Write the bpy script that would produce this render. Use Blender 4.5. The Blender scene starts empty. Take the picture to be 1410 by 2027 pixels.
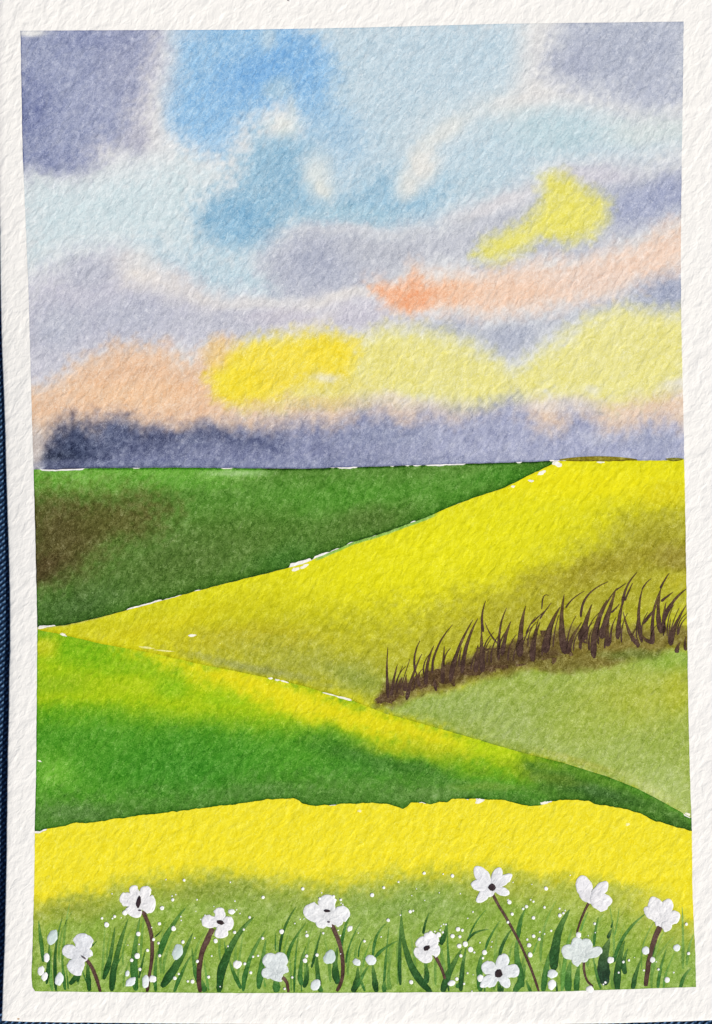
import bpy, math
import numpy as np
R = math.radians
sc = bpy.context.scene
COL = sc.collection
P = 0.15 / 1410.0                 # metres per "paper unit": the painting is drawn in units of about 0.1 mm

# ------------------------------------------------------------------ camera, sky, sun, exposure
cam_d = bpy.data.cameras.new('camera'); cam = bpy.data.objects.new('camera', cam_d); COL.objects.link(cam)
cam.location = (0, 0, 0.30); cam_d.sensor_fit = 'HORIZONTAL'; cam_d.sensor_width = 36
cam_d.lens = 36 * 0.30 / 0.15; cam_d.clip_start = 0.01; cam_d.clip_end = 50
sc.camera = cam
SUN_EL, SUN_AZ = 43.0, 128.0      # azimuth clockwise from +Y: the light comes from the lower right
w = bpy.data.worlds.new('World'); sc.world = w; w.use_nodes = True
nt = w.node_tree; bg = nt.nodes['Background']
sky = nt.nodes.new('ShaderNodeTexSky'); sky.sky_type = 'NISHITA'; sky.sun_disc = False
sky.sun_elevation = R(SUN_EL); sky.sun_rotation = R(SUN_AZ)
nt.links.new(sky.outputs['Color'], bg.inputs['Color']); bg.inputs['Strength'].default_value = 0.055
sd = bpy.data.lights.new('sun', 'SUN'); sd.energy = 3.6; sd.angle = R(0.6); sd.color = (1.0, 0.93, 0.83)
so = bpy.data.objects.new('sun', sd); COL.objects.link(so)
so.rotation_euler = (R(90 - SUN_EL), 0, R(180 - SUN_AZ)); so.location = (0.3, -0.3, 0.5)
sc.view_settings.view_transform = 'Standard'; sc.view_settings.look = 'None'
sc.view_settings.gamma = 1; sc.view_settings.use_curve_mapping = False
sc.view_settings.exposure = 0.27

# ------------------------------------------------------------------ numeric helpers
def vnoise(x, y, seed=0):
    xi = np.floor(x).astype(np.int64); yi = np.floor(y).astype(np.int64)
    fx = x - xi; fy = y - yi
    fx = fx*fx*(3-2*fx); fy = fy*fy*(3-2*fy)
    def h(a, b):
        n = (a*374761393 + b*668265263 + seed*1442695041) & 0xFFFFFFFF
        n = ((n ^ (n >> 13)) * 1274126177) & 0xFFFFFFFF
        n = (n ^ (n >> 16)) & 0xFFFFFFFF
        return n / 4294967295.0
    a = h(xi, yi); b = h(xi+1, yi); c = h(xi, yi+1); d = h(xi+1, yi+1)
    return ((a*(1-fx)+b*fx)*(1-fy) + (c*(1-fx)+d*fx)*fy)*2-1
def fbm(x, y, wl, seed=0, octv=3):
    s = 0; a = 1.0; t = 0
    for o in range(octv):
        s = s + a*vnoise(x/wl*2**o + 17.3*o, y/wl*2**o - 9.1*o, seed+o*31); t += a; a *= 0.55
    return s / t
def sm(t): t = np.clip(t, 0, 1); return t*t*(3-2*t)
def lin(c): c = np.asarray(c, float)/255.0; return np.where(c <= .04045, c/12.92, ((c+.055)/1.055)**2.4)
def curve(pts, x):
    pts = sorted(pts); return np.interp(x, [p[0] for p in pts], [p[1] for p in pts])
def sdist(poly, x, y):
    """signed distance to a polygon, negative inside"""
    d = np.full(x.shape, 1e12); ins = np.zeros(x.shape, bool); n = len(poly)
    for i in range(n):
        ax, ay = poly[i]; bx, by = poly[(i+1) % n]
        ex, ey = bx-ax, by-ay; L = ex*ex+ey*ey+1e-9
        t = np.clip(((x-ax)*ex+(y-ay)*ey)/L, 0, 1)
        d = np.minimum(d, (x-ax-t*ex)**2+(y-ay-t*ey)**2)
        if abs(ey) > 1e-9:
            c = (ay > y) != (by > y)
            ins ^= c & (x < ex*(y-ay)/ey+ax)
    d = np.sqrt(d); return np.where(ins, -d, d)

class Wash:
    """colour of a wet wash, charged with soft drops of other pigments"""
    def __init__(s, X, Y, base, seed, warp=1.0, sf=1.6):
        s.sf = sf
        s.X, s.Y, s.seed = X, Y, seed
        s.wx = (fbm(X, Y, 70, seed, 2)*9 + fbm(X, Y, 22, seed+5, 3)*6)*warp
        s.wy = (fbm(X, Y, 70, seed+11, 2)*9 + fbm(X, Y, 22, seed+17, 3)*6)*warp
        s.fz = fbm(X, Y, 9, seed+23, 2)
        s.C = np.ones(X.shape+(3,))*np.array(base, float)
    def put(s, m, col):
        m = m[..., None]; s.C = s.C*(1-m)+np.array(col, float)*m
    def poly(s, pts, col, soft=20, a=1.0, k=1.0, fz=0.26):
        soft = soft*s.sf
        d = sdist(pts, s.X+s.wx*k, s.Y+s.wy*k)
        s.put(sm(.5-d/(2*soft)+s.fz*fz*(np.abs(d) < soft*2))*a, col)
    def ell(s, cx, cy, rx, ry, col, a=1.0, soft=.5, rot=0, k=1.0, fz=0.12):
        x = s.X+s.wx*k-cx; y = s.Y+s.wy*k-cy; c, n = math.cos(R(rot)), math.sin(R(rot))
        soft = min(.95, soft*1.35); r = np.sqrt(((x*c+y*n)/rx)**2+((-x*n+y*c)/ry)**2)
        s.put(sm((1+soft-r)/(2*soft)+s.fz*fz*(r < 1+soft))*a, col)
    def density(s, k):      # Beer-Lambert: more pigment -> power of the colour
        c = lin(np.clip(s.C, 4, 254)); c = c**np.maximum(k, .2)[..., None]
        return c

# ------------------------------------------------------------------ geometry helpers
def zsurf(x, y):                  # the sheet curls down a little along its left side, in paper units
    return (-14.0*np.exp(-np.maximum(x, -60)/80.0)*(0.25+0.75*np.exp(-((y-930)/520.0)**2))
            + 1.2*np.cos((x-705)/705.0*1.3)-0.6*np.cos((y-500)/900.0))
def world(x, y, dz):
    x = np.asarray(x, float); y = np.asarray(y, float)
    return np.stack([(x-705)*P, (1013.5-y)*P, (zsurf(x, y)+dz)*P], -1)
def make(name, co, faces, cols, mat, parent=None, smooth=True):
    me = bpy.data.meshes.new(name)
    me.from_pydata([tuple(v) for v in co], [], faces) if not isinstance(faces, np.ndarray) else None
    if isinstance(faces, np.ndarray):
        n = len(co); me.vertices.add(n); me.vertices.foreach_set('co', np.asarray(co, np.float32).ravel())
        m, k = faces.shape
        me.loops.add(m*k); me.loops.foreach_set('vertex_index', faces.astype(np.int32).ravel())
        me.polygons.add(m); me.polygons.foreach_set('loop_start', np.arange(0, m*k, k, dtype=np.int32))
        me.polygons.foreach_set('loop_total', np.full(m, k, np.int32))
        me.update(calc_edges=True)
    if smooth: me.polygons.foreach_set('use_smooth', np.ones(len(me.polygons), bool))
    if cols is not None:
        at = me.color_attributes.new('pigment', 'FLOAT_COLOR', 'POINT')
        c4 = np.ones((len(me.vertices), 4), np.float32); c4[:, :3] = cols
        at.data.foreach_set('color', c4.ravel())
    me.materials.append(mat); me.update()
    o = bpy.data.objects.new(name, me); COL.objects.link(o)
    if parent is not None: o.parent = parent
    return o
def grid_faces(nr, nc):
    i = np.arange(nr*nc).reshape(nr, nc)
    return np.stack([i[1:, :-1], i[1:, 1:], i[:-1, 1:], i[:-1, :-1]], -1).reshape(-1, 4)
def ticks(L, step):
    e = [0, .8, 1.8, 3.2, 5.2]; n = max(2, int((L-14)/step))
    m = list(np.linspace(7.5, L-7.5, n)); return np.array(e+m+[L-v for v in reversed(e)])/L

# ------------------------------------------------------------------ materials
def nodes(name):
    m = bpy.data.materials.new(name); m.use_nodes = True; n = m.node_tree
    b = n.nodes['Principled BSDF']; return m, n, b
def N(n, t, **kw):
    o = n.nodes.new(t)
    for k, v in kw.items():
        if k in o.inputs.keys(): o.inputs[k].default_value = v
        else: setattr(o, k, v)
    return o
def math_(n, op, a, b=None, c=None):
    o = n.nodes.new('ShaderNodeMath'); o.operation = op
    for i, v in enumerate((a, b, c)):
        if v is None: continue
        if isinstance(v, (int, float)): o.inputs[i].default_value = v
        else: n.links.new(v, o.inputs[i])
    return o.outputs[0]
def tooth(n, rot=-36, stretch=1.42):
    """cold-press paper relief, the same on the sheet and on every layer of paint: height and fine fibre noise"""
    tc = N(n, 'ShaderNodeTexCoord')
    sc_ = N(n, 'ShaderNodeVectorMath', operation='SCALE'); sc_.inputs['Scale'].default_value = 1/P
    n.links.new(tc.outputs['Object'], sc_.inputs[0])
    mp = N(n, 'ShaderNodeMapping'); mp.inputs['Rotation'].default_value = (0, 0, R(-rot)); mp.inputs['Scale'].default_value = (1, 1, 0)
    n.links.new(sc_.outputs[0], mp.inputs['Vector'])
    mq = N(n, 'ShaderNodeMapping'); mq.inputs['Scale'].default_value = (stretch, 1/stretch**.4, 0)
    n.links.new(mp.outputs[0], mq.inputs['Vector'])
    def no(vec, wl, det, dist, rough=.55):
        o = N(n, 'ShaderNodeTexNoise'); o.noise_dimensions = '2D'
        o.inputs['Scale'].default_value = 1.0/wl; o.inputs['Detail'].default_value = det
        o.inputs['Roughness'].default_value = rough; o.inputs['Distortion'].default_value = dist
        n.links.new(vec, o.inputs['Vector']); return o.outputs[0]
    a = no(mq.outputs[0], 25, 1.6, .3, .5); b = no(mq.outputs[0], 11, 1.6, .6, .55); c = no(mp.outputs[0], 52, 1, .2)
    f = no(mp.outputs[0], 4.6, 2.0, 2.2, .6)
    h = math_(n, 'ADD', math_(n, 'MULTIPLY', a, 1.0), math_(n, 'MULTIPLY', b, .42))
    h = math_(n, 'ADD', h, math_(n, 'MULTIPLY', c, .9))
    h = math_(n, 'ADD', h, math_(n, 'MULTIPLY', f, .05))
    return h, b, f, no(sc_.outputs[0], 15, 2, .8)
def paint_mat(name, gran, depth, rough=.85, spec=.15, tint=None):
    m, n, b = nodes(name)
    h, nb, nf, ng = tooth(n)
    at = N(n, 'ShaderNodeAttribute'); at.attribute_name = 'pigment'
    # pigment settles in the valleys of the paper: power of the colour
    s = math_(n, 'ADD', math_(n, 'MULTIPLY', math_(n, 'SUBTRACT', nf, .5), -1.7*gran), math_(n, 'MULTIPLY', math_(n, 'SUBTRACT', nb, .5), -.55*gran))
    s = math_(n, 'ADD', s, math_(n, 'MULTIPLY', math_(n, 'SUBTRACT', ng, .5), -.6*gran))
    s = math_(n, 'MAXIMUM', math_(n, 'ADD', s, 1.0), .25)
    g = N(n, 'ShaderNodeGamma'); n.links.new(at.outputs['Color'], g.inputs['Color']); n.links.new(s, g.inputs['Gamma'])
    n.links.new(g.outputs[0], b.inputs['Base Color'])
    b.inputs['Roughness'].default_value = rough; b.inputs['Specular IOR Level'].default_value = spec
    bp = N(n, 'ShaderNodeBump'); bp.inputs['Strength'].default_value = 1.0; bp.inputs['Distance'].default_value = depth*P
    n.links.new(h, bp.inputs['Height']); n.links.new(bp.outputs[0], b.inputs['Normal'])
    return m
K = 0.93                                     # pigment reflectance scale (white paper = K)
M_wash = paint_mat('watercolour_wash', .82, 1.75)
M_stroke = paint_mat('brushed_watercolour', .6, 1.8, .7, .2)
M_gouache = paint_mat('white_gouache', .5, 1.5, .65, .25)
def paper_mat():
    m, n, b = nodes('cold_press_paper'); h, nb, nf, ng = tooth(n)
    cr = N(n, 'ShaderNodeMix'); cr.data_type = 'RGBA'
    cr.inputs[6].default_value = (.855, .845, .815, 1); cr.inputs[7].default_value = (.885, .875, .85, 1)
    n.links.new(ng, cr.inputs[0]); n.links.new(cr.outputs[2], b.inputs['Base Color'])
    b.inputs['Roughness'].default_value = .9; b.inputs['Specular IOR Level'].default_value = .1
    bp = N(n, 'ShaderNodeBump'); bp.inputs['Strength'].default_value = 1; bp.inputs['Distance'].default_value = 1.75*P
    n.links.new(h, bp.inputs['Height']); n.links.new(bp.outputs[0], b.inputs['Normal']); return m
M_paper = paper_mat()
def cloth_mat():
    m, n, b = nodes('navy_twill_cloth')
    tc = N(n, 'ShaderNodeTexCoord'); mp = N(n, 'ShaderNodeMapping')
    mp.inputs['Scale'].default_value = (1/P, 1/P, 1); mp.inputs['Rotation'].default_value = (0, 0, R(-38))
    n.links.new(tc.outputs['Object'], mp.inputs['Vector'])
    wv = N(n, 'ShaderNodeTexWave', wave_type='BANDS', bands_direction='Y', wave_profile='SIN')
    wv.inputs['Scale'].default_value = .036; wv.inputs['Distortion'].default_value = 1.2; wv.inputs['Detail'].default_value = 2; wv.inputs['Detail Scale'].default_value = 2.5
    n.links.new(mp.outputs[0], wv.inputs['Vector'])
    w2 = N(n, 'ShaderNodeTexWave', wave_type='BANDS', bands_direction='X', wave_profile='SIN')
    w2.inputs['Scale'].default_value = .03; w2.inputs['Distortion'].default_value = 2.2
    n.links.new(mp.outputs[0], w2.inputs['Vector'])
    no = N(n, 'ShaderNodeTexNoise'); no.inputs['Scale'].default_value = .16; no.inputs['Detail'].default_value = 4
    n.links.new(mp.outputs[0], no.inputs['Vector'])
    h = math_(n, 'MULTIPLY', wv.outputs['Fac'], math_(n, 'ADD', math_(n, 'MULTIPLY', w2.outputs['Fac'], .65), .35))
    h2 = math_(n, 'ADD', h, math_(n, 'MULTIPLY', no.outputs[0], .5))
    cr = N(n, 'ShaderNodeValToRGB'); e = cr.color_ramp.elements
    e[0].position = .3; e[0].color = (.003, .016, .045, 1); e[1].position = 1.15 if False else 1.0; e[1].color = (.11, .22, .38, 1)
    x = cr.color_ramp.elements.new(.62); x.color = (.012, .05, .13, 1)
    n.links.new(h2, cr.inputs[0]); n.links.new(cr.outputs[0], b.inputs['Base Color'])
    b.inputs['Roughness'].default_value = .9; b.inputs['Specular IOR Level'].default_value = .15
    b.inputs['Sheen Weight'].default_value = .1
    bp = N(n, 'ShaderNodeBump'); bp.inputs['Distance'].default_value = 5*P; bp.inputs['Strength'].default_value = 1
    n.links.new(h2, bp.inputs['Height']); n.links.new(bp.outputs[0], b.inputs['Normal']); return m

# ------------------------------------------------------------------ the surface below
c = 0.45
gx = np.linspace(-c, c, 181); GX, GY = np.meshgrid(gx, gx)
gz = -24*P + 3*P*fbm(GX/P, GY/P, 420, 3, 2)
cl = make('cloth_surface', np.stack([GX, GY, gz], -1).reshape(-1, 3), grid_faces(181, 181)[:, ::-1], None, cloth_mat())
cl['kind'] = 'structure'; cl['label'] = 'navy blue woven cloth under the sheet of paper'

# ------------------------------------------------------------------ the painting
root = bpy.data.objects.new('watercolour_painting', None); COL.objects.link(root)
root.empty_display_size = .02
root['label'] = 'watercolour landscape of yellow and green hills with white flowers, on textured white paper'
root['category'] = 'painting'

LEFT = [(-20, -7), (300, -5), (600, -2), (690, 0), (760, 3), (850, 6), (930, 8), (960, 9), (1080, 13), (1170, 16), (1290, 17), (1320, 15.5), (1400, 15), (1500, 13), (1700, 11), (1850, 8), (1960, 4), (2020, 2), (2060, 1)]
def paper_left(y): return curve(LEFT, y)
BOT = [(-20, 2023), (60, 2024.5), (400, 2027.5), (700, 2029), (1000, 2029.5), (1200, 2027), (1410, 2021), (1480, 2018)]
def build_paper():
    # centre grid + rounded rim + vertical edge + underside, closed
    nx, ny = 150, 200
    u = np.linspace(0, 1, nx); v = np.linspace(0, 1, ny)
    U, V = np.meshgrid(u, v)
    def outline(U, V, inset):
        Y0 = -22 + inset; Xr = 1446 - inset
        Yt = Y0 + V*0
        xg = -5 + U*1450
        Yb = curve(BOT, xg) - inset
        Y = Yt + (Yb-Yt)*V
        Xl = paper_left(Y) + inset + .35*fbm(Y*0, Y, 11, 7, 2)
        X = Xl + (Xr-Xl)*U
        Y = Y + .4*fbm(X, X*0, 13, 9, 2)*(V > .999)
        return X, Y
    X, Y = outline(U, V, 3.2)
    verts = [world(X, Y, 0).reshape(-1, 3)]
    faces = [tuple(f) for f in grid_faces(ny, nx)[:, :]]
    # perimeter order
    idx = np.arange(nx*ny).reshape(ny, nx)
    per = list(idx[0, :]) + list(idx[1:, -1]) + list(idx[-1, -2::-1]) + list(idx[-2:0:-1, 0])
    pu = U.ravel()[per]; pv = V.ravel()[per]
    prev = per; off = nx*ny
    for inset, dz in ((1.6, -.45), (.5, -1.6), (0, -3.2), (.2, -6.0)):
        x, y = outline(pu, pv, inset); verts.append(world(x, y, dz))
        cur = list(range(off, off+len(per))); off += len(per)
        for k in range(len(per)):
            k2 = (k+1) % len(per); faces.append((prev[k], prev[k2], cur[k2], cur[k]))
        prev = cur
    faces.append(tuple(prev[::-1])) if False else None
    # underside
    verts.append(world(X, Y, -6.3).reshape(-1, 3)); g = grid_faces(ny, nx)+off
    faces += [tuple(f[::-1]) for f in g]
    per2 = [p+off for p in per]
    for k in range(len(per)):
        k2 = (k+1) % len(per); faces.append((prev[k], prev[k2], per2[k2], per2[k]))
    return make('paper_sheet', np.concatenate(verts), faces, None, M_paper, root)
paper = build_paper(); paper['label'] = 'rough white watercolour paper with an unpainted border'

XL = [(60, 40), (300, 44), (560, 55), (830, 62), (930, 65), (1040, 68), (1245, 73), (1400, 72), (1540, 71), (1640, 68.5), (1720, 68), (1850, 65), (1910, 63), (1935, 62), (1955, 64), (1966, 72)]
XR = [(42, 1354), (200, 1352), (330, 1350), (500, 1348), (640, 1349), (800, 1353), (910, 1355), (1005, 1357), (1080, 1358), (1250, 1361), (1400, 1363), (1530, 1366), (1610, 1369), (1645, 1370), (1760, 1371), (1830, 1374), (1890, 1377), (1955, 1378)]
def xl(y): return curve(XL, y) + .5*fbm(y*0, y, 9, 41, 2)
def xr(y): return curve(XR, y) + .5*fbm(y*0, y, 9, 43, 2)
TOP = [(30, 60), (470, 59), (700, 55), (1000, 47), (1380, 42)]
BOTP = [(60, 1963), (500, 1966), (1100, 1963), (1380, 1954)]
HOR = [(60, 929), (110, 929.5), (200, 926), (350, 925.5), (600, 927.5), (760, 922.5), (920, 917.5), (1050, 914), (1110, 911), (1160, 911), (1230, 911), (1262, 911.5), (1300, 911.5), (1340, 910), (1360, 909)]
GT = [(60, 931), (110, 932), (200, 928.5), (350, 928), (600, 929.5), (760, 924.5), (920, 919.5), (1050, 916), (1110, 913)]
B1 = [(70, 1243), (130, 1238), (200, 1222), (300, 1195), (400, 1167), (500, 1142), (580, 1122), (600, 1116), (650, 1095), (700, 1073), (760, 1055), (850, 1022), (880, 1008), (940, 985), (1000, 965), (1030, 950), (1060, 935), (1100, 915.5), (1110, 914), (1200, 914), (1300, 913), (1350, 911), (1360, 910)]
B2 = [(70, 1247), (120, 1256), (200, 1275), (300, 1293), (400, 1316), (500, 1336), (600, 1358), (700, 1388), (760, 1412), (850, 1437), (950, 1466), (1050, 1495), (1120, 1512), (1200, 1537), (1260, 1560), (1320, 1592), (1370, 1620)]
B3 = [(66, 1646), (80, 1645), (95, 1641), (130, 1636), (150, 1629), (170, 1631), (230, 1621), (330, 1609), (400, 1600), (470, 1592), (530, 1583), (580, 1580), (592, 1585), (600, 1592), (625, 1596), (660, 1593), (720, 1590), (770, 1592), (798, 1601), (806, 1597), (814, 1589), (835, 1588), (852, 1594), (870, 1588), (886, 1588), (895, 1581), (950, 1582), (1000, 1584), (1020, 1590), (1045, 1597), (1070, 1594), (1090, 1586), (1130, 1584), (1165, 1586), (1180, 1593), (1230, 1600), (1270, 1612), (1300, 1627), (1340, 1638), (1372, 1646)]
def gaps(x, spans):
    g = np.zeros_like(x)
    for a, b, d in spans:
        g = np.maximum(g, d*sm((x-a)/4)*sm((b-x)/4))
    return g*.68*(1+.35*fbm(x, x*0, 7, 77, 2))
def f_top(x): return curve(TOP, x) + .25*fbm(x, x*0, 12, 1, 2)
def f_bot(x): return curve(BOTP, x) + .4*fbm(x, x*0, 12, 2, 2) + 3.5*np.clip((70-x)/8, 0, 1)*-1
def f_hor(x): return curve(HOR, x) + .7*fbm(x, x*0, 14, 4, 3)
GAPH = [(78, 167, 4.2), (262, 278, 2), (438, 462, 2.5), (655, 664, 2), (668, 708, 4.2), (773, 781, 3), (803, 812, 3), (818, 834, 3), (843, 922, 4), (1022, 1034, 4)]
def f_gt(x): return f_hor(x) + .25 + gaps(x, GAPH)
GAPB = [(74, 110, 4), (250, 322, 4), (323, 360, 1.5), (384, 398, 2), (572, 618, 9), (619, 652, 6), (652, 672, 2.5), (686, 700, 2), (738, 745, 1.5), (812, 824, 3), (905, 910, 1.5)]
def f_b1(x): return np.where(x > 1098, f_hor(x)+.25+1.6*sm((1140-x)/40)+.0, curve(B1, x) + 1.0*fbm(x, x*0, 12, 6, 3))
def f_b1g(x): return np.maximum(f_b1(x) - gaps(x, GAPB) - .2, curve(GT, x)+1.0)
def f_b2(x): return np.maximum(curve(B2, x) + .6*fbm(x, x*0, 18, 8, 2), f_b1(x)+1.0)
def f_b2n(x): return f_b2(x)-.5+gaps(x, [(120, 134, 3), (1352, 1369, 5)])
def f_b3(x): return curve(B3, x) + 2.0*fbm(x, x*0, 11, 10, 3)
def f_b3m(x): return f_b3(x)-.4+gaps(x, [(60, 94, 6), (650, 668, 3), (828, 845, 3), (922, 930, 3), (941, 959, 6), (978, 982, 4), (1078, 1095, 4)])

def region(name, top, bot, x0f, x1f, ymid, step=3.0, dz=.2):
    xm0, xm1 = x0f(np.array([ymid]))[0], x1f(np.array([ymid]))[0]
    u = ticks(xm1-xm0, step); Hh = np.max(bot(np.linspace(xm0, xm1, 60))-top(np.linspace(xm0, xm1, 60)))
    v = ticks(Hh, step); U, V = np.meshgrid(u, v)
    X = xm0+(xm1-xm0)*U; 
    for _ in range(3):
        t = top(X); b = bot(X); Y = t+(b-t)*V
        X = x0f(Y)+(x1f(Y)-x0f(Y))*U
    t = top(X); b = bot(X); Y = t+(b-t)*V
    D = dict(t=Y-t, b=b-Y, l=X-x0f(Y), r=x1f(Y)-X)
    def finish(C):
        return make(name, world(X, Y, dz).reshape(-1, 3), grid_faces(*X.shape), (C*K).reshape(-1, 3), M_wash, root)
    return X, Y, D, finish

# ---- sky wash
X, Y, D, fin = region('sky_wash', f_top, f_hor, xl, xr, 500, 3.0)
W = Wash(X, Y, (223, 227, 229), 100, 1.0, 2.4)
W.poly([(40, 335), (300, 320), (430, 330), (400, 430), (400, 500), (280, 500), (150, 490), (40, 540)], (200, 219, 225), 30)
W.poly([(600, 30), (1050, 30), (1050, 120), (1030, 190), (1000, 225), (1110, 210), (1220, 235), (1360, 245), (1360, 285), (1240, 315), (1150, 315), (1100, 325), (1060, 330), (1050, 370), (980, 395), (900, 425), (860, 445), (640, 445), (560, 400), (600, 250)], (183, 207, 221), 24)
W.ell(900, 240, 110, 45, (210, 220, 223), .5, .6, -20)
W.ell(1010, 215, 60, 25, (216, 220, 219), .8)
W.poly([(1040, 30), (1110, 30), (1090, 150), (1190, 200), (1310, 230), (1360, 200), (1360, 250), (1250, 235), (1120, 205), (1010, 225), (1040, 140)], (224, 223, 221), 20, .9)
W.ell(1280, 262, 100, 28, (205, 217, 216), .8)
W.ell(1090, 262, 110, 42, (180, 207, 216), .9, .5)
W.ell(960, 340, 90, 55, (180, 206, 219), .7, .6, -30)
W.poly([(335, 20), (580, 20), (640, 110), (665, 150), (650, 190), (700, 260), (690, 300), (620, 280), (560, 200), (510, 235), (465, 265), (440, 300), (400, 295), (350, 250), (318, 190), (330, 120)], (140, 186, 224), 17)
W.ell(520, 145, 95, 45, (112, 168, 222), .9, .7, -20)
W.ell(590, 120, 45, 55, (118, 172, 222), .8, .7)
W.ell(400, 240, 60, 45, (134, 184, 227), .6)
W.ell(660, 285, 70, 65, (166, 198, 220), .8, .5)
W.ell(545, 175, 26, 20, (170, 200, 216), .7); W.ell(533, 75, 18, 24, (178, 205, 222), .8); W.ell(380, 75, 40, 14, (170, 200, 226), .5)
W.poly([(505, 265), (560, 258), (600, 290), (612, 360), (655, 410), (700, 380), (760, 350), (800, 385), (880, 370), (860, 425), (750, 443), (640, 440), (570, 440), (520, 495), (455, 502), (400, 480), (388, 430), (420, 380), (470, 362), (478, 310)], (142, 184, 210), 18)
W.ell(470, 440, 55, 42, (122, 172, 206), .9, .6); W.ell(560, 330, 32, 55, (132, 177, 206), .7, .6); W.ell(690, 425, 90, 20, (150, 190, 210), .8)
W.poly([(290, 480), (390, 490), (500, 505), (560, 540), (545, 590), (450, 598), (370, 560), (310, 520)], (180, 206, 219), 20)
W.ell(530, 530, 28, 26, (205, 214, 222), .8)
# white gaps in the blue
W.ell(560, 245, 30, 20, (226, 230, 222), .75, .8); W.ell(575, 215, 10, 22, (200, 214, 218), .7)
W.ell(632, 345, 24, 42, (219, 225, 221), .8, .8, -8); W.ell(640, 375, 12, 16, (225, 226, 215), .6)
W.ell(835, 325, 26, 34, (233, 229, 220), .85, .8, 15); W.ell(805, 365, 20, 24, (230, 228, 219), .75, .8); W.ell(880, 262, 55, 18, (222, 224, 218), .7, .6, -35)
# lavender clouds
W.poly([(20, 20), (350, 20), (340, 90), (325, 170), (300, 230), (300, 290), (230, 310), (170, 345), (20, 350)], (205, 202, 207), 22, .9)
W.poly([(20, 20), (320, 20), (300, 100), (285, 150), (262, 215), (258, 285), (205, 285), (160, 325), (20, 335)], (141, 150, 182), 20)
W.ell(60, 215, 40, 55, (105, 115, 158), .9, .7); W.ell(100, 315, 70, 26, (123, 133, 171), .8); W.ell(230, 110, 40, 90, (147, 153, 181), .6); W.ell(180, 200, 45, 30, (151, 159, 189), .5)
W.ell(262, 275, 24, 20, (171, 173, 191), .6); W.ell(65, 63, 28, 7, (232, 232, 228), .9, .5, 0, .3); W.ell(180, 75, 60, 18, (119, 129, 169), .5)
W.poly([(1125, 20), (1380, 20), (1380, 190), (1310, 215), (1240, 205), (1130, 165), (1085, 130), (1105, 80)], (169, 177, 196), 22)
W.ell(1130, 125, 40, 35, (153, 161, 185), .6); W.ell(1280, 190, 60, 26, (167, 175, 196), .6)
W.poly([(1380, 325), (1200, 328), (1120, 345), (1080, 370), (980, 395), (880, 440), (760, 462), (620, 448), (560, 475), (510, 515), (560, 590), (660, 598), (740, 575), (860, 520), (960, 525), (1100, 512), (1200, 490), (1290, 455), (1380, 415)], (185, 190, 202), 18)
W.ell(985, 400, 90, 14, (212, 210, 214), .8, .6, -20); W.ell(700, 455, 140, 10, (205, 206, 212), .6)
W.ell(1270, 402, 90, 38, (155, 164, 194), .95, .6, -8); W.ell(1340, 380, 45, 30, (151, 160, 191), .7); W.ell(1170, 345, 80, 16, (200, 197, 210), .6)
W.ell(625, 530, 80, 60, (164, 171, 191), .95, .6); W.ell(750, 500, 80, 30, (179, 184, 196), .7); W.ell(1120, 490, 90, 16, (173, 179, 195), .7); W.ell(985, 530, 50, 12, (171, 178, 195), .7)
# grey clouds on the left
W.poly([(20, 600), (90, 545), (150, 505), (220, 495), (280, 535), (360, 545), (430, 590), (560, 612), (680, 600), (740, 570), (850, 640), (760, 665), (660, 665), (560, 665), (430, 690), (340, 695), (210, 705), (120, 755), (20, 800)], (192, 192, 207), 22)
W.poly([(225, 520), (280, 515), (350, 555), (430, 590), (410, 615), (330, 590), (250, 560)], (226, 220, 213), 16, .9)
W.ell(175, 535, 50, 32, (171, 177, 193), .7, .6); W.ell(260, 630, 110, 45, (171, 177, 195), .75, .7); W.ell(110, 660, 50, 60, (173, 180, 197), .7, .6); W.ell(95, 730, 50, 40, (198, 199, 211), .7)
W.ell(450, 640, 100, 26, (181, 185, 199), .7); W.ell(560, 630, 70, 22, (192, 188, 201), .7); W.ell(500, 600, 90, 12, (214, 212, 212), .8)
W.ell(670, 590, 85, 12, (225, 220, 214), .8, .6, -14); W.ell(620, 640, 60, 12, (222, 217, 210), .7, .6, -25); W.ell(710, 622, 60, 26, (198, 196, 209), .8); W.ell(330, 690, 16, 14, (196, 178, 184), .6)
# grey between the peach and yellow bands
W.poly([(790, 630), (880, 622), (960, 635), (1050, 622), (1180, 598), (1260, 570), (1380, 520), (1380, 615), (1200, 625), (1100, 655), (1020, 715), (940, 690), (860, 660)], (181, 187, 200), 16)
W.ell(1320, 575, 65, 40, (153, 162, 187), .95, .6, -10); W.ell(1010, 675, 40, 28, (161, 169, 189), .8); W.ell(900, 645, 45, 16, (167, 174, 193), .7); W.ell(1190, 605, 50, 18, (179, 185, 199), .8)
# peach band
W.poly([(735, 562), (795, 560), (815, 525), (850, 545), (960, 545), (1050, 525), (1150, 515), (1250, 480), (1380, 430), (1380, 505), (1280, 560), (1180, 590), (1060, 612), (960, 628), (880, 608), (830, 617), (800, 622), (758, 595)], (235, 205, 184), 14)
W.ell(1000, 580, 80, 26, (236, 198, 170), .8, .6); W.ell(1180, 555, 70, 22, (228, 206, 192), .5)
W.poly([(732, 564), (790, 562), (818, 538), (842, 562), (900, 568), (900, 588), (850, 602), (812, 620), (768, 602)], (238, 168, 126), 7, .9, .3)
W.ell(815, 590, 32, 18, (240, 162, 116), .6); W.ell(900, 580, 50, 22, (238, 188, 152), .7)
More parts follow.
